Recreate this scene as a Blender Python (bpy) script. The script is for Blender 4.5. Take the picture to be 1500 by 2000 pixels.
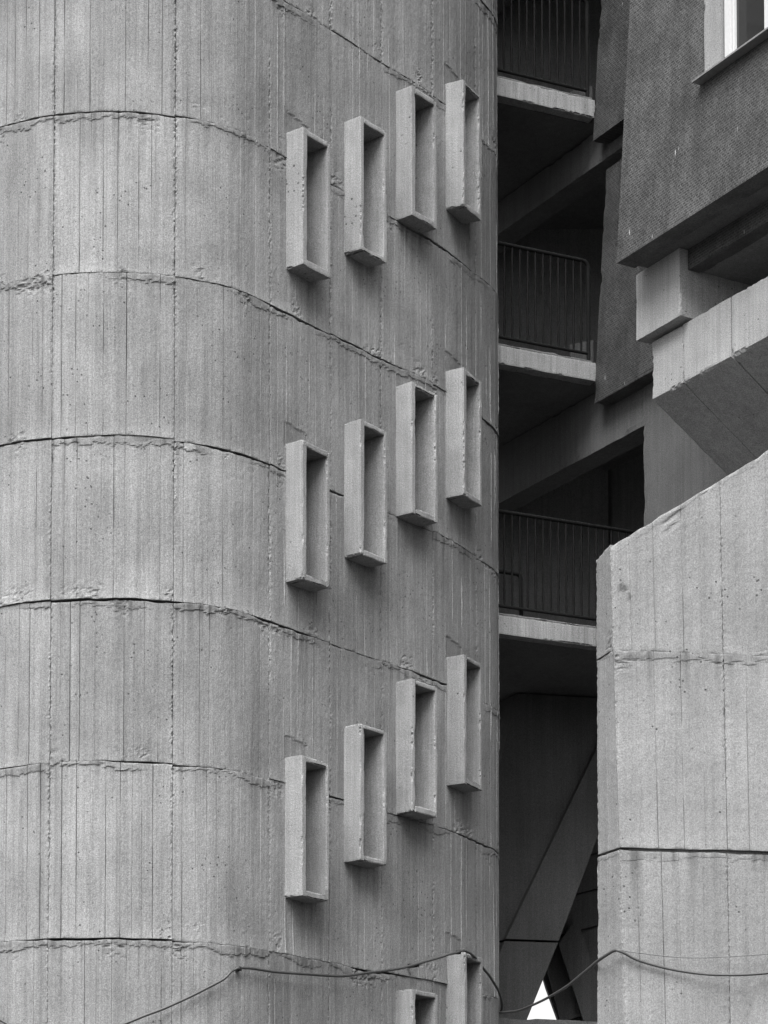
import bpy, math, random
import numpy as np
from mathutils import Vector, Matrix

for o in list(bpy.data.objects): bpy.data.objects.remove(o)
scene = bpy.context.scene
COL = scene.collection
RAD = math.radians

# ------------------------------------------------------------------ camera
cam_data = bpy.data.cameras.new('camera'); cam = bpy.data.objects.new('camera', cam_data)
COL.objects.link(cam); scene.camera = cam
cam.location = (0, 0, 0); cam.rotation_euler = (RAD(93.0), 0, 0)
cam_data.sensor_fit = 'AUTO'; cam_data.sensor_width = 36.0
cam_data.lens = 90.0                      # long lens, verticals kept upright with a rising front
cam_data.shift_y = 0.694
cam_data.clip_start = 0.1; cam_data.clip_end = 5000

# ------------------------------------------------------------------ light
SUN_AZ = Vector((-0.25, -1.0)).normalized(); SUN_EL = 58.0
w = bpy.data.worlds.new('World'); scene.world = w; w.use_nodes = True
nt = w.node_tree; nt.nodes.clear()
sky = nt.nodes.new('ShaderNodeTexSky'); sky.sky_type = 'NISHITA'; sky.sun_disc = False
sky.sun_elevation = RAD(SUN_EL); sky.sun_rotation = math.atan2(SUN_AZ.x, SUN_AZ.y)
sky.air_density = 1.0; sky.dust_density = 4.0; sky.ozone_density = 1.0
bw = nt.nodes.new('ShaderNodeRGBToBW'); bg = nt.nodes.new('ShaderNodeBackground'); bg.inputs[1].default_value = 0.08
wo = nt.nodes.new('ShaderNodeOutputWorld')
nt.links.new(sky.outputs[0], bw.inputs[0]); nt.links.new(bw.outputs[0], bg.inputs[0]); nt.links.new(bg.outputs[0], wo.inputs[0])
sd = bpy.data.lights.new('sun', 'SUN'); sun = bpy.data.objects.new('sun', sd); COL.objects.link(sun)
sd.energy = 1.5; sd.angle = RAD(52); sd.color = (1, 1, 1)
d = Vector((SUN_AZ.x*math.cos(RAD(SUN_EL)), SUN_AZ.y*math.cos(RAD(SUN_EL)), math.sin(RAD(SUN_EL))))
sun.rotation_euler = d.to_track_quat('Z', 'Y').to_euler(); sun.location = d*60
vs = scene.view_settings; vs.view_transform = 'Standard'; vs.look = 'None'; vs.gamma = 1; vs.exposure = 2.1
vs.use_curve_mapping = False

# ------------------------------------------------------------------ noise
def hsh(i, j, k, seed):
    n = (i*374761393 + j*668265263 + k*2147483647 + seed*1274126177) & 0xffffffff
    n = ((n ^ (n >> 13))*1274126177) & 0xffffffff
    n = ((n ^ (n >> 16))*2246822519) & 0xffffffff
    return ((n ^ (n >> 15)) & 0xffff)/65535.0
def vn(x, y=0.0, seed=0, z=None):
    x, y = np.broadcast_arrays(np.asarray(x, float), np.asarray(y, float))
    xi = np.floor(x).astype(np.int64); yi = np.floor(y).astype(np.int64)
    fx = x-xi; fy = y-yi; fx = fx*fx*(3-2*fx); fy = fy*fy*(3-2*fy)
    def lay(zi):
        a = hsh(xi, yi, zi, seed); b = hsh(xi+1, yi, zi, seed); c = hsh(xi, yi+1, zi, seed); e = hsh(xi+1, yi+1, zi, seed)
        return (a*(1-fx)+b*fx)*(1-fy)+(c*(1-fx)+e*fx)*fy
    if z is None: return lay(np.zeros_like(xi))
    z = np.broadcast_to(np.asarray(z, float), x.shape); zi = np.floor(z).astype(np.int64); fz = z-zi; fz = fz*fz*(3-2*fz)
    return lay(zi)*(1-fz)+lay(zi+1)*fz
def sst(a, b, x):
    t = np.clip((x-a)/(b-a), 0, 1); return t*t*(3-2*t)

# ------------------------------------------------------------------ materials (all neutral: the place is seen in black and white)
def nd(t, kind, **kw):
    n = t.nodes.new('ShaderNode'+kind)
    for k, v in kw.items(): setattr(n, k, v)
    return n
def grey(v): return (v, v, v, 1)
def mix(t, fac, a, b, mode='MIX'):
    m = nd(t, 'Mix', data_type='RGBA', blend_type=mode)
    for k, v in ((0, fac), (6, a), (7, b)):
        if hasattr(v, 'links'): t.links.new(v, m.inputs[k])
        elif k and isinstance(v, (int, float)): m.inputs[k].default_value = grey(v)
        else: m.inputs[k].default_value = v
    return m.outputs[2]
def ramp(t, src, stops):
    r = nd(t, 'ValToRGB'); e = r.color_ramp.elements
    e[0].position, e[0].color = stops[0][0], grey(stops[0][1]); e[1].position, e[1].color = stops[-1][0], grey(stops[-1][1])
    for p, v in stops[1:-1]:
        x = e.new(p); x.color = grey(v)
    t.links.new(src, r.inputs[0]); return r.outputs[0]
def newmat(name):
    m = bpy.data.materials.new(name); m.use_nodes = True; t = m.node_tree
    return m, t, t.nodes['Principled BSDF']
def noise(t, co, scale, detail=3, rough=.6):
    n = nd(t, 'TexNoise'); n.inputs['Scale'].default_value = scale; n.inputs['Detail'].default_value = detail; n.inputs['Roughness'].default_value = rough
    t.links.new(co, n.inputs['Vector']); return n.outputs[0]
def mapped(t, co, sc):
    m = nd(t, 'Mapping'); m.inputs['Scale'].default_value = sc; t.links.new(co, m.inputs['Vector']); return m.outputs[0]

def concrete(name, base, grain=.5, streak=.5, blotch=.5, bump=.5, pits=.6, vary=0.0, hole=.085):
    m, t, b = newmat(name); co = nd(t, 'TexCoord').outputs['Object']
    c = grey(base)
    g1 = ramp(t, noise(t, co, 95, 2, .7), [(.36, 1-.75*grain), (.64, 1.0)])
    g2 = ramp(t, noise(t, co, 260, 1, .5), [(.34, 1-.7*grain), (.62, 1.0)])
    bl = ramp(t, noise(t, co, 1.7, 4, .6), [(.30, 1-.30*blotch), (.68, 1.0)])
    st = ramp(t, noise(t, mapped(t, co, (16, 16, .45)), 1.0, 4, .65), [(.32, 1-.42*streak), (.60, 1.0)])
    st2 = ramp(t, noise(t, mapped(t, co, (70, 70, 1.2)), 1.0, 2, .6), [(.30, 1-.28*streak), (.58, 1.0)])
    v = nd(t, 'TexVoronoi'); v.inputs['Scale'].default_value = 17; t.links.new(co, v.inputs['Vector'])
    v.inputs['Randomness'].default_value = 1
    hsz = hole
    hole = ramp(t, v.outputs['Distance'], [(hole, 1-.8*pits), (hole*1.7, 1.0)])  # pits' shade also darkened into the colour, as bump shows little
    patch = ramp(t, noise(t, co, 2.6, 2, .5), [(.48+(hsz-.085)*2, 1.0), (.58+(hsz-.085)*2, 0.0)])
    hole = mix(t, patch, hole, 1.0)
    c = mix(t, 1.0, c, g1, 'MULTIPLY')
    for x in (g2, bl, st, st2, hole): c = mix(t, 1.0, c, x, 'MULTIPLY')
    if vary:
        oi = nd(t, 'ObjectInfo'); c = mix(t, 1.0, c, ramp(t, oi.outputs['Random'], [(0, 1-vary), (1, 1.0)]), 'MULTIPLY')
    at = nd(t, 'Attribute'); at.attribute_name = 'stain'
    c = mix(t, at.outputs['Fac'], c, base*.16)
    t.links.new(c, b.inputs['Base Color']); b.inputs['Roughness'].default_value = .92; b.inputs['Specular IOR Level'].default_value = .25
    bp = nd(t, 'Bump'); bp.inputs['Strength'].default_value = bump; bp.inputs['Distance'].default_value = .012
    h = mix(t, .5, noise(t, co, 55, 4, .7), noise(t, mapped(t, co, (60, 60, 3)), 1.0, 3, .6))
    h = mix(t, 1.0, h, hole, 'MULTIPLY')
    t.links.new(h, bp.inputs['Height']); t.links.new(bp.outputs[0], b.inputs['Normal'])
    return m
M = {}
M['board'] = concrete('board_marked_concrete', .40, .55, .6, 1.0, .55, .95, .17, .095)
M['pier'] = concrete('pier_concrete', .33, .45, .35, .85, .5, .95, .10, .095)
M['slab'] = concrete('stained_slab_concrete', .54, .5, .75, .7, .5, .8)
M['smooth'] = concrete('smooth_concrete', .56, .5, .45, .65, .5, .9, .0, .095)
M['frame'] = concrete('window_surround_concrete', .45, .5, .45, .7, .7, 1.0, .14, .13)
M['shade_grey'] = concrete('shade_grey_concrete', .24, .5, .4, .6, .3, .2)  # dim grey for slabs, beams and the column's painted shade
M['leg'] = concrete('dark_plain_concrete', .125, .5, .4, .6, .3, .0)  # darker even grey for legs, struts and wall ends
M['interior'] = concrete('interior_concrete', .36, .5, .4, .6, .3, .0)  # even inner-wall grey, raised in tone to brighten the dark recess

def tile_mat(name, tile, joint):
    m, t, b = newmat(name); co = nd(t, 'TexCoord').outputs['Object']
    sx = nd(t, 'SeparateXYZ'); t.links.new(co, sx.inputs[0]); cx = nd(t, 'CombineXYZ')
    t.links.new(sx.outputs[0], cx.inputs[0]); t.links.new(sx.outputs[2], cx.inputs[1])
    br = nd(t, 'TexBrick'); t.links.new(cx.outputs[0], br.inputs['Vector'])
    br.offset = .5; br.inputs['Scale'].default_value = 1.0
    br.inputs['Brick Width'].default_value = .046; br.inputs['Row Height'].default_value = .024
    br.inputs['Mortar Size'].default_value = .0042; br.inputs['Mortar Smooth'].default_value = .1; br.inputs['Bias'].default_value = -.1
    br.inputs['Color1'].default_value = grey(tile*.65); br.inputs['Color2'].default_value = grey(tile*1.45); br.inputs['Mortar'].default_value = grey(joint)
    bl = ramp(t, noise(t, co, 1.9, 6, .7), [(.34, .42), (.66, 1.0)])
    st = ramp(t, noise(t, mapped(t, co, (9, 9, .6)), 1, 4, .6), [(.3, .7), (.62, 1.0)])
    gr = ramp(t, noise(t, co, 60, 4, .8), [(.36, .35), (.62, 1.0)])
    drip = ramp(t, noise(t, mapped(t, co, (42, 1, 6)), 1, 0, .5), [(.845, 0.0), (.87, 1.0)])
    c = br.outputs['Color']
    for x in (bl, st, gr): c = mix(t, 1.0, c, x, 'MULTIPLY')
    c = mix(t, drip, c, .45)
    t.links.new(c, b.inputs['Base Color']); b.inputs['Roughness'].default_value = .6
    bp = nd(t, 'Bump'); bp.inputs['Strength'].default_value = .6; bp.inputs['Distance'].default_value = .006; bp.invert = True
    t.links.new(br.outputs['Fac'], bp.inputs['Height']); t.links.new(bp.outputs[0], b.inputs['Normal'])
    return m
M['tile'] = tile_mat('mosaic_tile', .078, .165)
def plain(name, base, rough=.6, metal=0.0, var=.25, scale=30):
    m, t, b = newmat(name); co = nd(t, 'TexCoord').outputs['Object']
    n = ramp(t, noise(t, co, scale, 4, .65), [(.3, base*(1-var)), (.7, base*(1+var*.4))])
    t.links.new(n, b.inputs['Base Color']); b.inputs['Roughness'].default_value = rough; b.inputs['Metallic'].default_value = metal
    return m
M['rail'] = plain('painted_steel', .014, .85)
M['rail'].node_tree.nodes['Principled BSDF'].inputs['Specular IOR Level'].default_value = .1
M['white'] = plain('white_window_paint', .5, .45, 0, .08)
M['plaster'] = concrete('plaster_reveal', .33, .4, .2, .3, .3, .6)
M['sheet'] = plain('sill_sheet_metal', .35, .45, .6)
M['cable'] = plain('black_rubber_cable', .05, .5, 0, .3)
M['wire'] = plain('grey_wire', .10, .5, 0, .3)
M['asphalt'] = plain('asphalt', .04, .95, 0, .3, 3)
m_, t_, b_ = newmat('window_glass'); M['glass'] = m_
b_.inputs['Base Color'].default_value = grey(.02); b_.inputs['Roughness'].default_value = .08
co_ = nd(t_, 'TexCoord').outputs['Object']; bp_ = nd(t_, 'Bump'); bp_.inputs['Strength'].default_value = .05
t_.links.new(noise(t_, co_, 3, 2), bp_.inputs['Height']); t_.links.new(bp_.outputs[0], b_.inputs['Normal'])

# ------------------------------------------------------------------ object helpers
def link(name, me, mat=None, parent=None, matrix=None):
    o = bpy.data.objects.new(name, me); COL.objects.link(o)
    if mat: me.materials.append(mat)
    if matrix is not None: o.matrix_world = matrix
    if parent is not None: o.parent = parent
    return o
def thing(name, label, cat, group=None):
    o = bpy.data.objects.new(name, None); COL.objects.link(o); o.empty_display_size = .3
    o['label'] = label; o['category'] = cat
    if group: o['group'] = group
    return o
def tag(o, label, cat, group=None):
    o['label'] = label; o['category'] = cat
    if group: o['group'] = group
    return o
def mesh_np(name, co, quads, smooth=True):
    me = bpy.data.meshes.new(name); co = np.asarray(co, np.float32); q = np.asarray(quads, np.int32)
    me.vertices.add(len(co)); me.vertices.foreach_set('co', co.ravel())
    me.loops.add(q.size); me.loops.foreach_set('vertex_index', q.ravel())
    me.polygons.add(len(q)); me.polygons.foreach_set('loop_start', np.arange(0, q.size, 4, dtype=np.int32))
    me.polygons.foreach_set('use_smooth', np.full(len(q), smooth))
    me.update(calc_edges=True); me.validate(); return me
SEED = [100]
def rough_box(size, res=.05, amp=.002, chip=.012, shear=0.0, shape=None):
    """closed box from the origin to `size`, surface slightly uneven, arrises chipped; shear leans +y with z"""
    SEED[0] += 1; sd_ = SEED[0]
    n = [max(1, int(math.ceil(abs(s)/res))) for s in size]
    ax = [np.linspace(0, size[i], n[i]+1) for i in range(3)]
    ids = -np.ones((n[0]+1, n[1]+1, n[2]+1), np.int64)
    I, J, K = np.meshgrid(*[np.arange(k+1) for k in n], indexing='ij')
    ex = [(I == 0) | (I == n[0]), (J == 0) | (J == n[1]), (K == 0) | (K == n[2])]
    surf = ex[0] | ex[1] | ex[2]
    ids[surf] = np.arange(surf.sum())
    co = np.stack([ax[0][I[surf]], ax[1][J[surf]], ax[2][K[surf]]], -1)
    quads = []
    def face(a): quads.append(a)
    for i, fl in ((0, True), (n[0], False)):
        g = ids[i]; a, b, c, e = g[:-1, :-1], g[1:, :-1], g[1:, 1:], g[:-1, 1:]
        face(np.stack([a, e, c, b] if fl else [a, b, c, e], -1).reshape(-1, 4))
    for j, fl in ((0, False), (n[1], True)):
        g = ids[:, j]; a, b, c, e = g[:-1, :-1], g[1:, :-1], g[1:, 1:], g[:-1, 1:]
        face(np.stack([a, e, c, b] if fl else [a, b, c, e], -1).reshape(-1, 4))
    for k, fl in ((0, True), (n[2], False)):
        g = ids[:, :, k]; a, b, c, e = g[:-1, :-1], g[1:, :-1], g[1:, 1:], g[:-1, 1:]
        face(np.stack([a, e, c, b] if fl else [a, b, c, e], -1).reshape(-1, 4))
    cnt = (ex[0].astype(int)+ex[1]+ex[2])[surf]
    ctr = np.array(size)/2
    for c_ in range(3):
        co0 = co.copy() if c_ == 0 else co0
        nz = vn(co0[:, 0]*9+c_*17, co0[:, 1]*9, sd_, co0[:, 2]*9)-.5
        co[:, c_] += nz*2*amp
    e = cnt >= 2
    ch = vn(co0[:, 0]*47, co0[:, 1]*47, sd_+7, co0[:, 2]*47)**1.5 * sst(.58, .85, vn(co0[:, 0]*6, co0[:, 1]*6, sd_+9, co0[:, 2]*6))*1.6
    dirn = np.sign(ctr-co0)*np.stack([ex[i][surf] for i in range(3)], -1)
    co[e] += dirn[e]*(ch[e]*chip+chip*.10)[:, None]
    if shear: co[:, 1] += shear*co0[:, 2]
    if shape is not None: co = shape(co, co0)
    return co, np.vstack(quads)
def rbox(name, parent, mat, M4, lo, hi, res=.05, amp=.002, chip=.012, shear=0.0, shape=None):
    co, q = rough_box([hi[i]-lo[i] for i in range(3)], res, amp, chip, shear, shape)
    co = co+np.array(lo)
    return link(name, mesh_np(name, co, q, False), mat, parent, M4)
def frame(x, y, ang, z=0): return Matrix.Translation((x, y, z)) @ Matrix.Rotation(RAD(ang), 4, 'Z')
def prism(name, parent, mat, poly, z0, z1, M4=None):
    """horizontal polygon (counter-clockwise) extruded upwards"""
    n = len(poly); v = [(x, y, z0) for x, y in poly]+[(x, y, z1) for x, y in poly]
    f = [list(range(n))[::-1], list(range(n, 2*n))]+[[i, (i+1) % n, n+(i+1) % n, n+i] for i in range(n)]
    me = bpy.data.meshes.new(name); me.from_pydata(v, [], f); me.update(); return link(name, me, mat, parent, M4)
def vprism(name, parent, mat, poly, vec, M4=None):
    """any planar polygon of 3D points extruded along vec"""
    n = len(poly); v = [tuple(p) for p in poly]+[tuple(np.array(p)+np.array(vec)) for p in poly]
    f = [list(range(n)), list(range(n, 2*n))[::-1]]+[[n+i, n+(i+1) % n, (i+1) % n, i] for i in range(n)]
    me = bpy.data.meshes.new(name); me.from_pydata(v, [], f); me.update()
    import bmesh
    bm = bmesh.new(); bm.from_mesh(me); bmesh.ops.recalc_face_normals(bm, faces=bm.faces); bm.to_mesh(me); bm.free()
    return link(name, me, mat, parent, M4)
def tube_data(path, r, sides=8, sub=1):
    p = np.array(path, float)
    if sub > 1: p = catmull(p, sub)
    t = np.gradient(p, axis=0); t /= np.linalg.norm(t, axis=1, keepdims=True)+1e-9
    up = np.array([0, 0, 1.0]); co = []
    for i in range(len(p)):
        ref = up if abs(t[i] @ up) < .95 else np.array([1.0, 0, 0])
        a = np.cross(t[i], ref); a /= np.linalg.norm(a); b = np.cross(a, t[i])
        an = np.linspace(0, 2*np.pi, sides, endpoint=False)
        co.append(p[i]+r*(np.cos(an)[:, None]*a+np.sin(an)[:, None]*b))
    k = len(p); co = np.vstack(co); q = []
    for i in range(k-1):
        for j in range(sides):
            q.append((i*sides+j, i*sides+(j+1) % sides, (i+1)*sides+(j+1) % sides, (i+1)*sides+j))
    return co, q
def tube(name, parent, mat, path, r, sides=8, sub=1, M4=None):
    co, q = tube_data(path, r, sides, sub); return link(name, mesh_np(name, co, q), mat, parent, M4)
def catmull(pts, n=40):
    p = np.array(pts, float); p = np.vstack([2*p[0]-p[1], p, 2*p[-1]-p[-2]]); out = []
    t = np.linspace(0, 1, n, endpoint=False)[:, None]
    for i in range(1, len(p)-2):
        out.append(.5*((2*p[i])+(-p[i-1]+p[i+1])*t+(2*p[i-1]-5*p[i]+4*p[i+1]-p[i+2])*t**2+(-p[i-1]+3*p[i]-3*p[i+1]+p[i+2])*t**3))
    out.append(p[-2][None]); return np.vstack(out)

# ------------------------------------------------------------------ board-marked concrete panels
class Curve:
    def __init__(self, pts, smooth=.03):
        self.a = np.array(pts, float); self.S = np.concatenate([[0], np.cumsum(np.linalg.norm(np.diff(self.a, axis=0), axis=1))]); self.k = smooth
    def P(self, s): return np.stack([np.interp(s, self.S, self.a[:, 0]), np.interp(s, self.S, self.a[:, 1])], -1)
    def N(self, s, lo=None, hi=None):
        lo = 0 if lo is None else lo; hi = self.S[-1] if hi is None else hi
        e = self.P(np.minimum(s+self.k, hi))-self.P(np.maximum(s-self.k, lo)); e /= np.linalg.norm(e, axis=-1, keepdims=True)
        return np.stack([e[..., 1], -e[..., 0]], -1)

def board_panel(name, parent, mat, cv, s0, s1, zb, zt, seed, holes=(), groove=1.0, fin=.15, crust=1.0, dz=.017, board=.105, ragged=1.0, warp=None, joint=.004, out=0.0, patches=(), spots=(), sills=()):
    """one formwork field: s0..s1 along the curve, zb(s)..zt(s) high; the boards' steps, grooves, fins, ragged joints and grout lips are relief"""
    rng = np.random.default_rng(seed)
    L = s1-s0; nb = max(1, int(round(L/board))); wd = rng.uniform(.75, 1.3, nb); bd = np.concatenate([[0], np.cumsum(wd)])/wd.sum()*L+s0
    cols, kind, bidx = [], [], []
    for b in range(nb):
        a, c = bd[b], bd[b+1]
        if b == 0:
            for x in (a+joint*.5, a+joint*.5+.006, a+.018): cols.append(x); kind.append(-1); bidx.append(b)
        else:
            cols.append(a+.004); kind.append(-1); bidx.append(b)
        m = (a+c)/2; q = (c-a)
        for x in (m-q*.22, m, m+q*.22): cols.append(x); kind.append(-1); bidx.append(b)
        if b == nb-1:
            for x in (c-.018, c-joint*.5-.006, c-joint*.5): cols.append(x); kind.append(-1); bidx.append(b)
        else:
            cols.append(c-.004); kind.append(-1); bidx.append(b); cols.append(c); kind.append(b+1); bidx.append(b)
    cols = np.array(cols); kind = np.array(kind); bidx = np.array(bidx)
    ZB, ZT = zb(cols), zt(cols); H = float(np.mean(ZT-ZB))
    up = np.concatenate([[0, .004, .010, .018], np.arange(.03, H-.13, dz), H-np.arange(.13, .012, -.0055), [H-.010, H-.005, H]])
    v = up/H
    Z = ZB[None, :]+v[:, None]*(ZT-ZB)[None, :]; Sg = np.broadcast_to(cols[None, :], Z.shape)
    db = Z-ZB[None, :]; dt = ZT[None, :]-Z
    off = rng.normal(0, .0009, nb); tilt = rng.normal(0, .0005, nb)
    bc = (bd[:-1]+bd[1:])/2
    h = off[bidx][None, :]+tilt[bidx][None, :]*((cols-bc[bidx])/.05)[None, :]+np.zeros_like(Z)+out+rng.normal(0, .002)
    h += (vn(Sg*1.9, Z*1.6, seed % 7+3)-.5)*.007+(vn(Sg*8, Z*3.5, seed+1)-.5)*.0022+(vn(Sg*60, Z*28, seed+2)-.5)*.0022
    for c in np.where(kind > 0)[0]:
        r = rng.random(); zz = Z[:, c]
        msk = sst(.35, .6, vn(zz*2.1, rng.random()*99, seed+5))*(.55+.7*vn(zz*45, c, seed+6))
        if r < fin: h[:, c] += (.004+.006*rng.random())*msk
        else: h[:, c] -= groove*rng.choice([.0022, .0045, .009, .015], p=[.22, .3, .28, .20])*(.38+.8*msk)
    # ragged vertical joint between fields
    e = np.minimum(Sg-s0, s1-Sg); rg = np.exp(-e/.010)
    h += ragged*rg*(np.minimum(vn(Sg*90, Z*55, seed+8)-.72, .04)*.036*sst(.25, .6, vn(Z*1.3, Sg*0, seed+9))-.001)
    # lower field: grout lip hanging under the joint, with a torn lower edge
    rag = .022+.060*vn(Sg*3.2, 0, seed+11)**1.5+.026*(vn(Sg*26, 0, seed+12)-.4)+.022*(vn(Sg*75, 0, seed+15)-.5)
    thick = crust*.0075*sst(.20, .52, vn(Sg*2.1, 0, seed+13))
    body = 1-sst(rag-.002, rag+.003, dt)
    h += thick*body*(.75+.5*vn(Sg*40, Z*40, seed+14))
    h -= .014*np.exp(-dt/.007)*vn(Sg*30, 0, seed+16)**2
    # upper field: bottom arris stands a little proud and is chipped
    h += np.exp(-db/.05)*(.003+.010*vn(Sg*1.7, 0, seed+17))*crust
    h -= .016*np.exp(-db/.008)*vn(Sg*33, 1.5, seed+18)**3
    # honeycombed patches next to the joints
    hc = sst(.72, .85, vn(Sg*4.5, Z*3, seed+20))*sst(.22, .0, np.minimum(dt, db))
    h -= hc*.013*sst(.45, .8, vn(Sg*55, Z*45, seed+21))
    stain = body*sst(.001, .004, thick)*.22*(.5+vn(Sg*9, Z*9, seed+31))
    stain += sst(.62, .80, vn(Sg*48, Z*.5, seed+32))*np.exp(-np.maximum(dt-rag, 0)/(.06+.34*vn(Sg*5, 0, seed+33)**2))*.62*sst(.35, .6, vn(Sg*2.1, 0, seed+13))
    for a_, b_2, c_, e_ in patches:
        q_ = sst(-.004, .004, np.minimum(np.minimum(Sg-a_, b_2-Sg), np.minimum(Z-c_, e_+(a_-Sg)*.12-Z)))
        h -= q_*.007; stain += q_*.22*(.4+vn(Sg*20, Z*20, seed+35))
    for a_, b_2, c_ in sills:
        dn = c_-Z; stain += sst(.42, .75, vn(Sg*26, Z*.4, seed+37))*np.exp(-np.maximum(dn, 0)/.32)*(dn > -.02)*sst(-.02, .02, np.minimum(Sg-a_, b_2-Sg))*.34
    for a_, c_, ra, rc in spots:
        stain += (1-sst(.6, 1.1, ((Sg-a_)/ra)**2+((Z-c_)/rc)**2+(vn(Sg*70, Z*45, seed+36)-.5)*1.4))*.8
    # return the borders inwards so that each field has depth
    def pad(a, f=0.0): return np.pad(a, 1, mode='edge')+f
    Zp, Sp, hp = pad(Z), pad(np.array(Sg)), pad(h)
    hp[0, :] = hp[-1, :] = -.045; hp[:, 0] = hp[:, -1] = -.045
    P = cv.P(Sp); N = cv.N(Sp, s0, s1); X = P+N*hp[..., None]
    co = np.stack([X[..., 0], X[..., 1], Zp], -1).reshape(-1, 3)
    if warp is not None: co = warp(co, Sp.ravel())
    nr, nc = Zp.shape; g = np.arange(nr*nc).reshape(nr, nc)
    q = np.stack([g[:-1, :-1], g[:-1, 1:], g[1:, 1:], g[1:, :-1]], -1)
    sc = (Sp[:-1, :-1]+Sp[1:, 1:])/2; zc = (Zp[:-1, :-1]+Zp[1:, 1:])/2; keep = np.ones(sc.shape, bool)
    for a, b, c, e_ in holes: keep &= ~((sc > a) & (sc < b) & (zc > c) & (zc < e_))
    q = q[keep]
    me = mesh_np(name, co, q, False)
    at = me.attributes.new('stain', 'FLOAT', 'POINT'); at.data.foreach_set('value', np.clip(pad(stain), 0, .8).astype(np.float32).ravel())
    return link(name, me, mat, parent)

# ================================================================== GROUND
gm = bpy.data.meshes.new('ground'); gm.from_pydata([(-1500, -1500, -1.6), (1500, -1500, -1.6), (1500, 1500, -1.6), (-1500, 1500, -1.6)], [], [(0, 1, 2, 3)])
ground = link('ground', gm, M['asphalt']); ground['kind'] = 'structure'
GZ = -1.6; ROOF = 18.4

# ================================================================== STAIR TOWER
tower = thing('stair_tower', 'round board-marked concrete stair tower with slit windows in a stepped row', 'tower')
CA = [(1.13, 25.10), (1.10, 24.66), (0.87, 24.17), (0.494, 23.5), (0.0, 22.87), (-0.455, 22.30), (-0.97, 21.63)]
CB = [(-0.97, 21.63), (-1.298, 21.265), (-1.758, 21.05), (-2.262, 20.967), (-2.782, 21.031), (-3.238, 21.214), (-3.75, 21.62), (-4.15, 22.2)]
RING = [(1.13, 25.10), (1.08, 25.75), (.75, 26.5), (-.4, 27.2), (-2.2, 27.0), (-3.6, 26.0), (-4.30, 24.6), (-4.38, 23.1), (-4.15, 22.2)]
arc = np.vstack([catmull(CB)[::-1], catmull(CA)[::-1][1:]]); cv = Curve(arc)
BAYS = [0.0, .90, 1.858, 2.895, 3.878, 4.706, 5.431, 6.196, 7.071, float(cv.S[-1])]
ZJ = [15.98, 14.597, 13.212, 11.828, 10.443, 9.058, 7.673, 6.288, 4.915, 3.45, 2.065, .68]
def wob(i):
    def f(s, bay):
        st = np.random.default_rng(900+i*31+bay).normal(0, .006)
        return (vn(np.asarray(s)*.9, i*3.7, 41)-.5)*.030+(vn(np.asarray(s)*7, i*5.1, 42)-.5)*.012+st
    return f
WIN = []
for sl, tops in ((4.09, (10.654, 7.894, 5.148)), (4.90, (11.068, 8.311, 5.58)), (5.64, (11.64, 8.874, 6.136, 3.309)), (6.436, (12.036, 9.266, 6.54, 3.746))):
    for r, tz in enumerate(tops): WIN.append((sl, tz, r))
WH = 1.215; WW = .385; WD = .19
PATCH = [(sl-.01, sl+.30, tz-.02, tz+.20) for sl, tz, r in WIN if sl < 4.2 or sl > 6.3]
HOLES = [(sl+.03, sl+WW-.03, tz-WH+.03, tz-.03) for sl, tz, r in WIN]
for i in range(len(ZJ)-1):
    ft, fb = wob(i), wob(i+1)
    for b in range(len(BAYS)-1):
        s0, s1 = BAYS[b], BAYS[b+1]; vis = 0 < b and 0 < i < 10
        gap = lambda s, i=i: .002+.016*sst(.30, .85, vn(np.asarray(s)*1.5, i*2.3, 77))*(.6+.8*vn(np.asarray(s)*12, i, 78))
        zt = lambda s, i=i, b=b, ft=ft, gap=gap: ZJ[i]+ft(s, b)-gap(s)
        zb = lambda s, i=i, b=b, fb=fb: ZJ[i+1]+fb(s, b)
        hs = [h for h in HOLES if h[1] > s0 and h[0] < s1 and h[3] > ZJ[i+1]-.1 and h[2] < ZJ[i]+.1]
        board_panel('concrete_panel', tower, M['board'], cv, s0, s1, zb, zt, 1000+i*40+b*3, hs, sills=[(sl, sl+WW, tz-WH) for sl, tz, r in WIN if s0 < sl+.1 < s1 and tz-WH > ZJ[i+1]-.1], patches=[h for h in PATCH if s0 < h[0]+.1 < s1 and h[3] > ZJ[i+1]-.1 and h[2] < ZJ[i]+.1], dz=.017 if vis else .12,
                    fin=.1 if b < 4 else (.3 if b < 7 else .45), groove=1.0 if b < 4 else .8, crust=(1.0 if b < 5 else .8)*np.random.default_rng(i*9+b).uniform(.6, 1.25))
# hidden rest of the tower: plain shell, lower and upper stretches, core
ring = catmull(RING, 12)
full = np.vstack([ring, catmull(arc[::16], 2)[1:-1]])
def shell(name, pts, z0, z1, closed=False):
    n = len(pts); co = np.vstack([np.c_[pts, np.full(n, z0)], np.c_[pts, np.full(n, z1)]])
    q = [(i+1, i, n+i, n+i+1) for i in range(n-1)]
    return link(name, mesh_np(name, co, q), M['board'], tower)
shell('rear_wall', ring[::-1], GZ, ROOF+1.2)
front = cv.P(np.linspace(0, cv.S[-1], 120))
shell('base_wall', front[::-1], GZ, .69); shell('upper_wall', front[::-1], 15.97, ROOF+1.2)
cen = np.array([-1.6, 24.1])
core = np.vstack([front, ring[1:-1]]); dv = core-cen; core = core-dv/np.linalg.norm(dv, axis=1, keepdims=True)*.62
prism('core_wall', tower, M['interior'], [tuple(p) for p in core[::3]], GZ, ROOF)
capp = np.vstack([front, ring[1:-1]]); prism('roof', tower, M['shade_grey'], [tuple(p) for p in capp[::2]], ROOF+1.2, ROOF+1.35)

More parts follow.
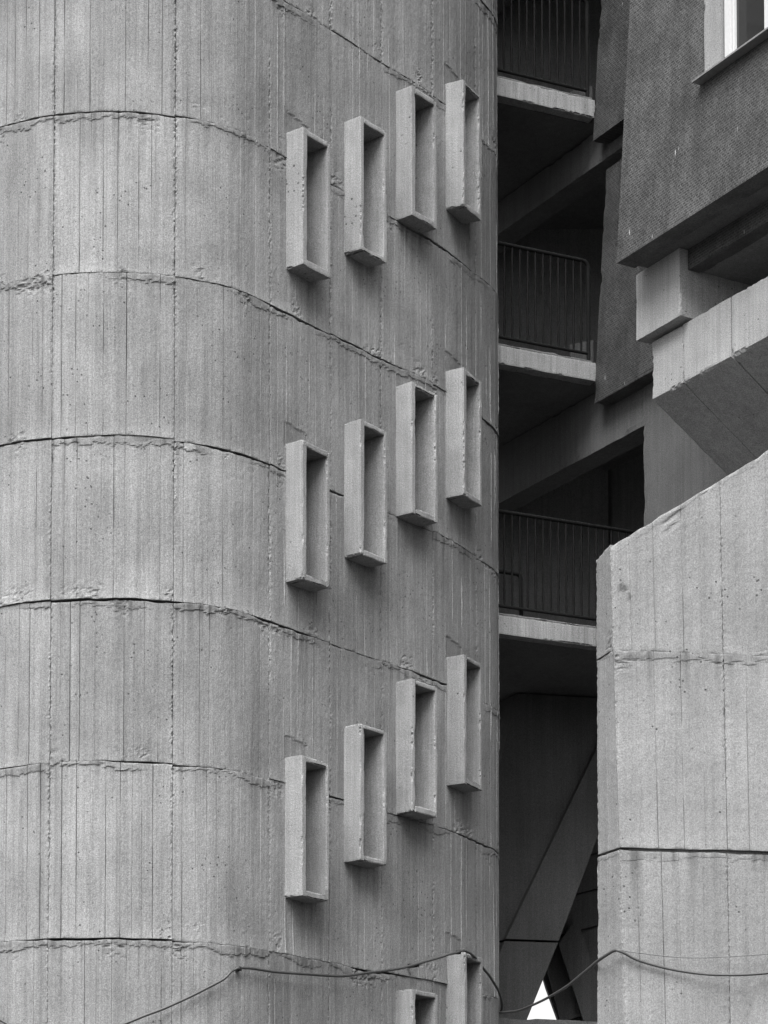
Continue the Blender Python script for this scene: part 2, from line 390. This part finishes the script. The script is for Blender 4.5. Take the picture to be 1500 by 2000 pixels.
# slit windows: each a cast frame standing out from the wall
def make_window(sl, tz, r):
    P = cv.P(np.array(sl)); Q = cv.P(np.array(sl+WW)); dd = Q-P; ang = math.degrees(math.atan2(dd[1], dd[0]))
    M4 = frame(float(P[0]), float(P[1]), ang)
    # local: x along the wall, y inwards, z up ; frame stands out by WD
    SEED[0] += 3; rg = random.Random(SEED[0])
    z0, z1 = tz-WH, tz; jl, jr, th, ts = .050+rg.uniform(-.006, .006), .040+rg.uniform(-.005, .006), .046+rg.uniform(-.006, .01), .050+rg.uniform(-.006, .012)
    tp = .010+rg.random()*.01
    y1 = .30; cos, qs, n0 = [], [], 0
    def bar(lo, hi, res, amp, chip):
        nonlocal n0
        co, q = rough_box([hi[i]-lo[i] for i in range(3)], res, amp, chip); cos.append(co+np.array(lo)); qs.append(q+n0); n0 += len(co)
    bar((0, -WD, z0), (jl, y1, z1), .016, .0022, .012)
    bar((WW-jr, -WD+rg.uniform(.002, .012), z0+.004), (WW, y1, z1-.012), .016, .0022, .010)
    bar((jl-.002, -WD+.004, z1-th), (WW-jr+.002, y1, z1-.003), .014, .004, .026)
    bar((jl-.002, -WD+.003, z0-.002), (WW-jr+.002, y1, z0+ts), .013, .004, .018 if r < 1 else .036)
    win = link('window_surround', mesh_np('window_surround', np.vstack(cos), np.vstack(qs), False), M['frame'], tower, M4)
    rbox('pane', win, M['glass'], None, (jl, .24, z0+ts), (WW-jr, .25, z1-th), .5, 0, 0)
    return win
for sl, tz, r in WIN: make_window(sl, tz, r)

# ================================================================== APARTMENT BLOCK (right)
block = thing('apartment_block', 'brutalist apartment block with dark mosaic tile walls and concrete beams beside the tower', 'building')
AB = -60.0                                  # local x runs along the facade towards the viewer, local y inwards
SL = 25.0
TOPS = [15.68, 12.91, 10.15, 7.40]
for k, t in enumerate(TOPS):
    ln = 1.60 if k < 3 else 3.3
    F = frame(.72, 25.014, SL)
    rbox('slab_edge', block, M['slab'], F, (0, 0, t-.19), (ln, .14, t), .016, .002, .018)
    d0 = np.array([.72, 25.014]); ux = np.array([math.cos(RAD(SL)), math.sin(RAD(SL))]); uy = np.array([-ux[1], ux[0]])
    a = d0+uy*.145; b = d0+ux*(ln-.01)+uy*.145
    if k < 3: poly = [a, b, (2.36, 25.72), (6.2, 19.2), (10, 21.5), (10, 31.5), (-.5, 31.5)]
    else: poly = [a, b, (10, 29.2), (10, 31.5), (-.5, 31.5)]
    prism('floor_slab', block, M['shade_grey'], [tuple(p) for p in poly], t-.186, t-.004)
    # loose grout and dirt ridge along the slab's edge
    rbox('kerb', block, M['shade_grey'], F, (0, .03, t), (ln-.02, .11, t+.035), .02, .006, .03)
prism('roof_slab', block, M['shade_grey'], [(.3, 24.8), (2.15, 25.5), (1.7, 22.2), (4.0, 18.2), (10, 21.5), (10, 32), (-.5, 32)], ROOF, ROOF+.3)
for t in TOPS: prism('back_wall', block, M['interior'], [(-1, 31.5), (10, 31.5), (10, 31.8), (-1, 31.8)], t-.9, t+1.0)  # unseen; open band over each parapet added to let daylight into the recess
prism('side_wall', block, M['interior'], [(10, 21.4), (10.3, 21.4), (10.3, 31.8), (10, 31.8)], GZ, ROOF)
prism('inner_wall', block, M['interior'], [(.25, 28.3), (2.52, 28.3), (2.40, 28.5), (.25, 28.5)], 7.41, ROOF)  # left end stops short, shaped to let side light into the recess
# pale wall end behind the rails
for t in TOPS[1:3]:
    prism('wall_end', block, M['leg'], [(1.98, 26.75), (2.22, 26.62), (2.36, 26.86), (2.12, 27.0)], t, t+.62)

LEAN = .066
FD = frame(2.145, 25.68, AB)
for z0, z1 in ((9.72, 12.21), (12.47, 14.98), (15.24, 17.7)):
    rbox('tiled_wall', block, M['tile'], FD, (0, 0, z0), (2.88, .24, z1), .05, .0015, .010, LEAN)
for z0, z1 in ((12.21, 12.47), (14.98, 15.24)):
    rbox('lintel_beam', block, M['shade_grey'], FD, (.05, .30, z0-.25), (2.9, .6, z1+.02), .1, .002, .01)
FL = frame(2.07, 22.31, AB)
W0, W1, ZS, ZH = 1.19, 3.3, 10.87, 12.05+.55
sh = LEAN
def lit(z0, z1, u0, u1, base=9.72):
    o = rbox('tiled_wall', block, M['tile'], FL, (u0, sh*(z0-base), z0), (u1, sh*(z0-base)+.20, z1), .05, 0, 0, sh); return o
lit(9.72, ZS, 0, 5.6); lit(ZS, ZH, 0, W0); lit(ZS, ZH, W1, 5.6); lit(ZH, 17.7, 0, 5.6)
# end wall of the bay and the bay's soffit
rbox('bay_end_wall', block, M['tile'], FL, (.012, .45, 9.73), (.2, 1.9, 17.7), .1, .001, .006)
rbox('bay_soffit', block, M['shade_grey'], FL, (.02, .205, 9.735), (5.6, 1.9, 9.90), .1, .002, .01)
FF = frame(2.66, 22.08, AB)
rbox('tiled_fascia', block, M['tile'], FF, (0, 0, 9.55), (4.6, .16, 9.733), .05, .0012, .008)
rbox('inner_soffit', block, M['interior'], FF, (.0, .163, 9.56), (4.6, 1.6, 9.728), .1, .002, .01)
# window in the tiled wall
win = bpy.data.objects.new('window', None); COL.objects.link(win); win.matrix_world = FL; win.parent = block
rbox('reveal', win, M['plaster'], None, (W0+.001, .082, ZS+.004), (W0+.03, .34, ZH), .03, .002, .006)
win['label'] = 'white framed window in tiled wall'
y0 = .255
def wpart(name, mat, lo, hi, res=.3, chip=.0): return rbox(name, win, mat, None, lo, hi, res, 0, chip)
wpart('frame', M['white'], (W0+.060, y0, ZS+.005), (W0+.135, y0+.07, ZH))
wpart('casing', M['interior'], (W0+.032, y0+.03, ZS+.005), (W0+.058, y0+.09, ZH))
wpart('sash', M['white'], (W0+.142, y0+.022, ZS+.02), (W0+.170, y0+.07, ZH))
wpart('frame', M['white'], (W0+.60, y0, ZS+.005), (W0+.69, y0+.07, ZH))
wpart('frame', M['white'], (W0+.696, y0, ZS+.005), (W0+.79, y0+.07, ZH))
wpart('frame', M['white'], (W0+1.33, y0, ZS+.005), (W0+1.42, y0+.07, ZH))
wpart('pane', M['glass'], (W0+.170, y0+.045, ZS+.02), (W0+.60, y0+.052, ZH))
wpart('pane', M['glass'], (W0+.79, y0+.045, ZS+.02), (W0+1.33, y0+.052, ZH))
wpart('rail', M['white'], (W0+.172, y0+.018, ZS+.006), (W0+.598, y0+.07, ZS+.06))
wpart('sill', M['sheet'], (W0-.045, -.02, ZS-.012), (W1, y0+.0, ZS+.003), .3)
# concrete bracket and beam under the bay
FB = frame(2.27, 22.58, AB)
rbox('bracket', block, M['smooth'], FB, (0, 0, 9.125), (.655, 1.6, 9.731), .02, .0015, .008)
FM = frame(2.41, 22.55, AB)
def soff(co, co0):
    k = np.clip(1-co0[:, 2]/.52, 0, 1); co[:, 2] -= .66*co0[:, 1]*k; return co
for u0, u1 in ((0, .452), (.457, 1.140), (1.155, 3.3), (3.306, 5.4)):
    rbox('beam', block, M['smooth'], FM, (u0, 0, 8.58), (u1, 1.9, 9.10), (.02 if u0 < 2 else .08), .0015, .007, shape=soff)
# inner beams on the landing and the column
FC = frame(2.61, 25.23, AB)
for zb_ in (9.33, 12.36-.02, 15.1): rbox('landing_beam', block, M['shade_grey'], FC, (-4.4, 0, zb_), (-.002 if zb_ < 10 else -.3, .28, zb_+.62 if zb_ < 10 else zb_+.36), .06, .003, .012)
rbox('column', block, M['shade_grey'], FC, (0, -.01, GZ), (2.2, .32, 9.73), .06, .002, .006)  # darker concrete stands in for the shade deep under the bay
rbox('recessed_wall', block, M['shade_grey'], FC, (2.2, .0, 7.3), (5.2, .35, 9.70), .1, .003, .01)  # hidden wall, added to keep light out of the room behind

rbox('inner_wall', block, M['interior'], FC, (-3.6, 1.5, 7.41), (.3, 1.7, ROOF-.01), .2, .002, .005)  # right end cut short out of view so light wraps round it

# lower supports: splayed legs under the landings
vp = lambda name, mat, pts, vec: vprism(name, block, mat, pts, vec)
t12 = math.tan(RAD(12))
def g(x, z, y0=27.3): return (x, y0+(x-1.3)*t12, z)
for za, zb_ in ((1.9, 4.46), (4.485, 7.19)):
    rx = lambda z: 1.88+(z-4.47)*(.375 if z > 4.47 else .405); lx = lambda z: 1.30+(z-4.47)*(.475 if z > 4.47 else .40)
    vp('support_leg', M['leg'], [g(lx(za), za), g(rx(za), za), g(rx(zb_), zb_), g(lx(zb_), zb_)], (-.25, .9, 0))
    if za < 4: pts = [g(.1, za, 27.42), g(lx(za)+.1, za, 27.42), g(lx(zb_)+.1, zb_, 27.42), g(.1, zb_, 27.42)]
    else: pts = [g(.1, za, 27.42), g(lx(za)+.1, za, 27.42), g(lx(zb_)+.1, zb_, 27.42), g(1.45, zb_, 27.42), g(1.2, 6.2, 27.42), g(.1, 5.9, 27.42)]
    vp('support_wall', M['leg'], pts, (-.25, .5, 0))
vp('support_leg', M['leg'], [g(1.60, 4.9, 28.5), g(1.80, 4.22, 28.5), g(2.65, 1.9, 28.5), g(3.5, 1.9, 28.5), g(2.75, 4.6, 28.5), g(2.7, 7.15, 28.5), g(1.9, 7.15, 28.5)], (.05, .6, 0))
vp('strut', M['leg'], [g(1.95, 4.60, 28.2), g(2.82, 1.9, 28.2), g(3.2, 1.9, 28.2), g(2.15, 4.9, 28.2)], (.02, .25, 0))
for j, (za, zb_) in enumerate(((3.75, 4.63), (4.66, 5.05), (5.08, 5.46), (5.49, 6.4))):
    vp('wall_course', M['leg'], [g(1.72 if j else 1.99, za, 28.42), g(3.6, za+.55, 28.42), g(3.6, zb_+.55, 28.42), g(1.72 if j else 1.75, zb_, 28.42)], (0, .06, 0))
rbox('plinth', block, M['shade_grey'], frame(-.6, 26.8, 12), (0, 0, GZ), (6, 2.2, 3.62), .12, .004, .03)

# ================================================================== RAKING PIER
pier = thing('raking_pier', 'board-marked concrete wall with raking top edge, carrying a sagging cable', 'wall')
pc = Curve([(1.66, 17.995), (1.66+3.2*math.cos(RAD(10)), 17.995+3.2*math.sin(RAD(10)))])
pl = Curve([(1.535, 18.26), (1.66, 17.995)]); LL = float(pl.S[-1])
rake = lambda s: 5.765+.678*np.asarray(s)
def edge_shift(z): return -(z-3.9)*.026
def warp_f(co, s): co[:, 0] += edge_shift(co[:, 2])*np.clip(1-s/1.5, 0, 1); return co
def warp_l(co, s): co[:, 0] += edge_shift(co[:, 2])*np.clip(s/LL, 0, 1); return co
PZ = [None, 5.03, 3.61, 2.2, .8]
PB = [0, .80, 1.62, 2.45, 3.2]
for i in range(4):
    for b in range(4):
        w1 = lambda s, i=i: (vn(np.asarray(s)*1.1, i*3.3, 51)-.5)*.03+(vn(np.asarray(s)*9, i*3.3, 52)-.5)*.008
        gp = [.0, .004, .022, .004][i]
        zt = (lambda s: rake(s)+(vn(s*14, 0, 61)-.6)*.018) if i == 0 else (lambda s, i=i, gp=gp: PZ[i]-gp*(.7+.6*vn(s*6, i, 53))+w_prev(s, i))
        w_prev = lambda s, i: (vn(np.asarray(s)*1.1, (i-1)*3.3, 51)-.5)*.03+(vn(np.asarray(s)*9, (i-1)*3.3, 52)-.5)*.008
        zb = lambda s, i=i, w1=w1: PZ[i+1]+w1(s)
        board_panel('concrete_panel', pier, M['pier'], pc, PB[b], PB[b+1], zb, zt, 5000+i*20+b, groove=.6, fin=.1, crust=.35 if i != 1 else .6, warp=warp_f, ragged=.5, board=.15,
                    joint=.0035, out=.008 if i == 1 else 0,
                    spots=[(.085, 5.48, .03, .04), (.125, 5.43, .018, .05)] if i+b == 0 else ())
    zt = (lambda s: 5.79-(LL-s)*.1+np.asarray(s)*0) if i == 0 else (lambda s, i=i: PZ[i]-[.0, .004, .02, .004][i]+np.asarray(s)*0)
    board_panel('concrete_panel', pier, M['pier'], pl, 0, LL, lambda s, i=i: PZ[i+1]+np.asarray(s)*0, zt, 5200+i, groove=.6, fin=.1, crust=.3, warp=warp_l, ragged=.35, board=.15, joint=.0035)
ud = np.array([math.cos(RAD(10)), math.sin(RAD(10)), 0]); un = np.array([-ud[1], ud[0], 0])
def q3(s, z, dn): p = np.array([1.66, 17.995, 0])+ud*s+un*dn; return (p[0], p[1], z)
vprism('core_wall', pier, M['pier'], [q3(.10, GZ, .025), q3(3.2, GZ, .025), q3(3.2, rake(3.2)-.012, .025), q3(.08, rake(.08)-.012, .025)], tuple(un*.25))
vprism('buttress', pier, M['pier'], [q3(-.05, GZ, -.06), q3(2.2, GZ, -.06), q3(2.2, 3.9, -.06), q3(1.43, 3.9, -.06), q3(.93, 2.37, -.06)], tuple(un*.07))

# ================================================================== RAILINGS
def railing(t, x1, label, corner, hgt=1.08):
    r = thing('balcony_railing', label, 'railing', None)
    F = frame(.72, 25.014, SL); u = lambda X: (X-.72)/math.cos(RAD(SL))
    yb = .07; zt = t+hgt; zb_ = t+.115; u0 = .40; u1 = u(x1)
    if corner:
        path = [(u0, yb, zt)]+[(u1-.07+.07*math.sin(a), yb, zt-.07+.07*math.cos(a)) for a in np.linspace(0, math.pi/2, 7)]+[(u1, yb, t+.0)]
    else: path = [(u0, yb, zt), (u1, yb, zt)]
    tube('top_rail', r, M['rail'], path, .021, 8, 1, F)
    tube('bottom_rail', r, M['rail'], [(u0, yb, zb_), (u1-.0, yb, zb_)], .017, 8, 1, F)
    me = None; k = u1-.085
    while k > u0+.02:
        if me is None:
            co, q = tube_data([(0, 0, zb_), (0, 0, zt-.015)], .0105, 6); me = mesh_np('bar', co, q); me.materials.append(M['rail'])
        link('bar', me, None, r, F @ Matrix.Translation((k, yb, 0))); k -= .0885
    return r, F, u, yb
railing(12.91, 2.125, 'steel bar railing on the upper landing slab with the cracked end', True)
railing(10.15, 2.125, 'steel bar railing with rounded corner beside the dark tiled wall', True)
r3, F3, u3, yb3 = railing(7.40, 3.4, 'long steel bar railing on the lowest landing, running behind the raking wall', False)
a = u3(1.435)
tube('inner_frame', r3, M['rail'], [(.4, yb3+.05, 7.885), (a-.05, yb3+.05, 7.885), (a-.015, yb3+.05, 7.87), (a, yb3+.05, 7.83), (a, yb3+.05, 7.41)], .022, 8, 1, F3)

# ================================================================== CABLES
cab = [(-4.0, 21.75, 3.1), (-3.6, 21.35, 2.95), (-3.187, 21.127, 2.8), (-3.005, 21.046, 2.70), (-2.611, 20.93, 2.64), (-2.126, 20.905, 2.74), (-1.774, 20.98, 2.889), (-1.365, 21.16, 3.128), (-1.25, 21.25, 3.223), (-1.169, 21.325, 3.252), (-0.832, 21.71, 3.276),
       (-0.316, 22.35, 3.352), (0.138, 22.89, 3.487), (0.467, 23.17, 3.617), (0.648, 23.31, 3.695), (0.757, 23.49, 3.742), (0.845, 23.719, 3.725), (0.955, 24.18, 3.682), (1.065, 24.43, 3.576), (1.13, 24.62, 3.465), (1.15, 24.78, 3.39), (1.13, 25.0, 3.37)]
pts = catmull(cab, 8); rs = np.random.default_rng(4)
pts[:, 2] += (vn(np.arange(len(pts))*.23, 0, 71)-.5)*.02
tower_cable = tag(tube('cable', None, M['cable'], pts, .0125, 8), 'black cable sagging across the curved wall of the stair tower', 'cable')
span = [(1.10, 25.0, 3.40), (1.135, 24.75, 3.345), (1.189, 24.02, 3.251), (1.238, 23.35, 3.173), (1.311, 22.34, 3.086), (1.385, 21.32, 3.011), (1.458, 20.31, 2.952), (1.485, 19.3, 2.885), (1.505, 18.6, 2.842), (1.522, 18.22, 2.825), (1.57, 18.06, 2.843), (1.615, 17.975, 2.862), (1.64, 17.945, 2.866)]
tag(tube('cable', None, M['cable'], catmull(span, 8), .0115, 8), 'cable strung across the gap between the tower and the raking wall', 'cable')
lay = [(1.63, 17.95, 2.87), (1.69, 17.955, 2.85), (1.81, 17.98, 2.795), (2.07, 18.02, 2.735), (2.37, 18.04, 2.705), (2.75, 18.06, 2.725), (3.2, 18.08, 2.82)]
tag(tube('cable', None, M['cable'], catmull(lay, 8), .0095, 8), 'thick cable sagging along the front of the raking wall', 'cable')
thin = [(1.63, 17.95, 2.875), (1.8, 17.97, 2.85), (2.19, 18.03, 2.825), (2.75, 18.1, 2.865), (3.2, 18.12, 2.92)]
tag(tube('wire', None, M['wire'], catmull(thin, 8), .0035, 6), 'thin wire stretched above the thick cable on the raking wall', 'wire')
def clip(parent, p, ang, reach):
    rbox('clip', parent, M['rail'], frame(p[0], p[1], ang, p[2]), (-.012, -.016, -.018), (.012, reach, .018), .02, 0, .002)
clip(tower_cable, (-1.21, 21.288, 3.243), 49, .10); clip(tower_cable, (.69, 23.38, 3.715), 55, .03); clip(tower_cable, (-2.611, 20.93, 2.64), -8, .08)
clip(tower_cable, (.30, 23.05, 3.545), 52, .10)
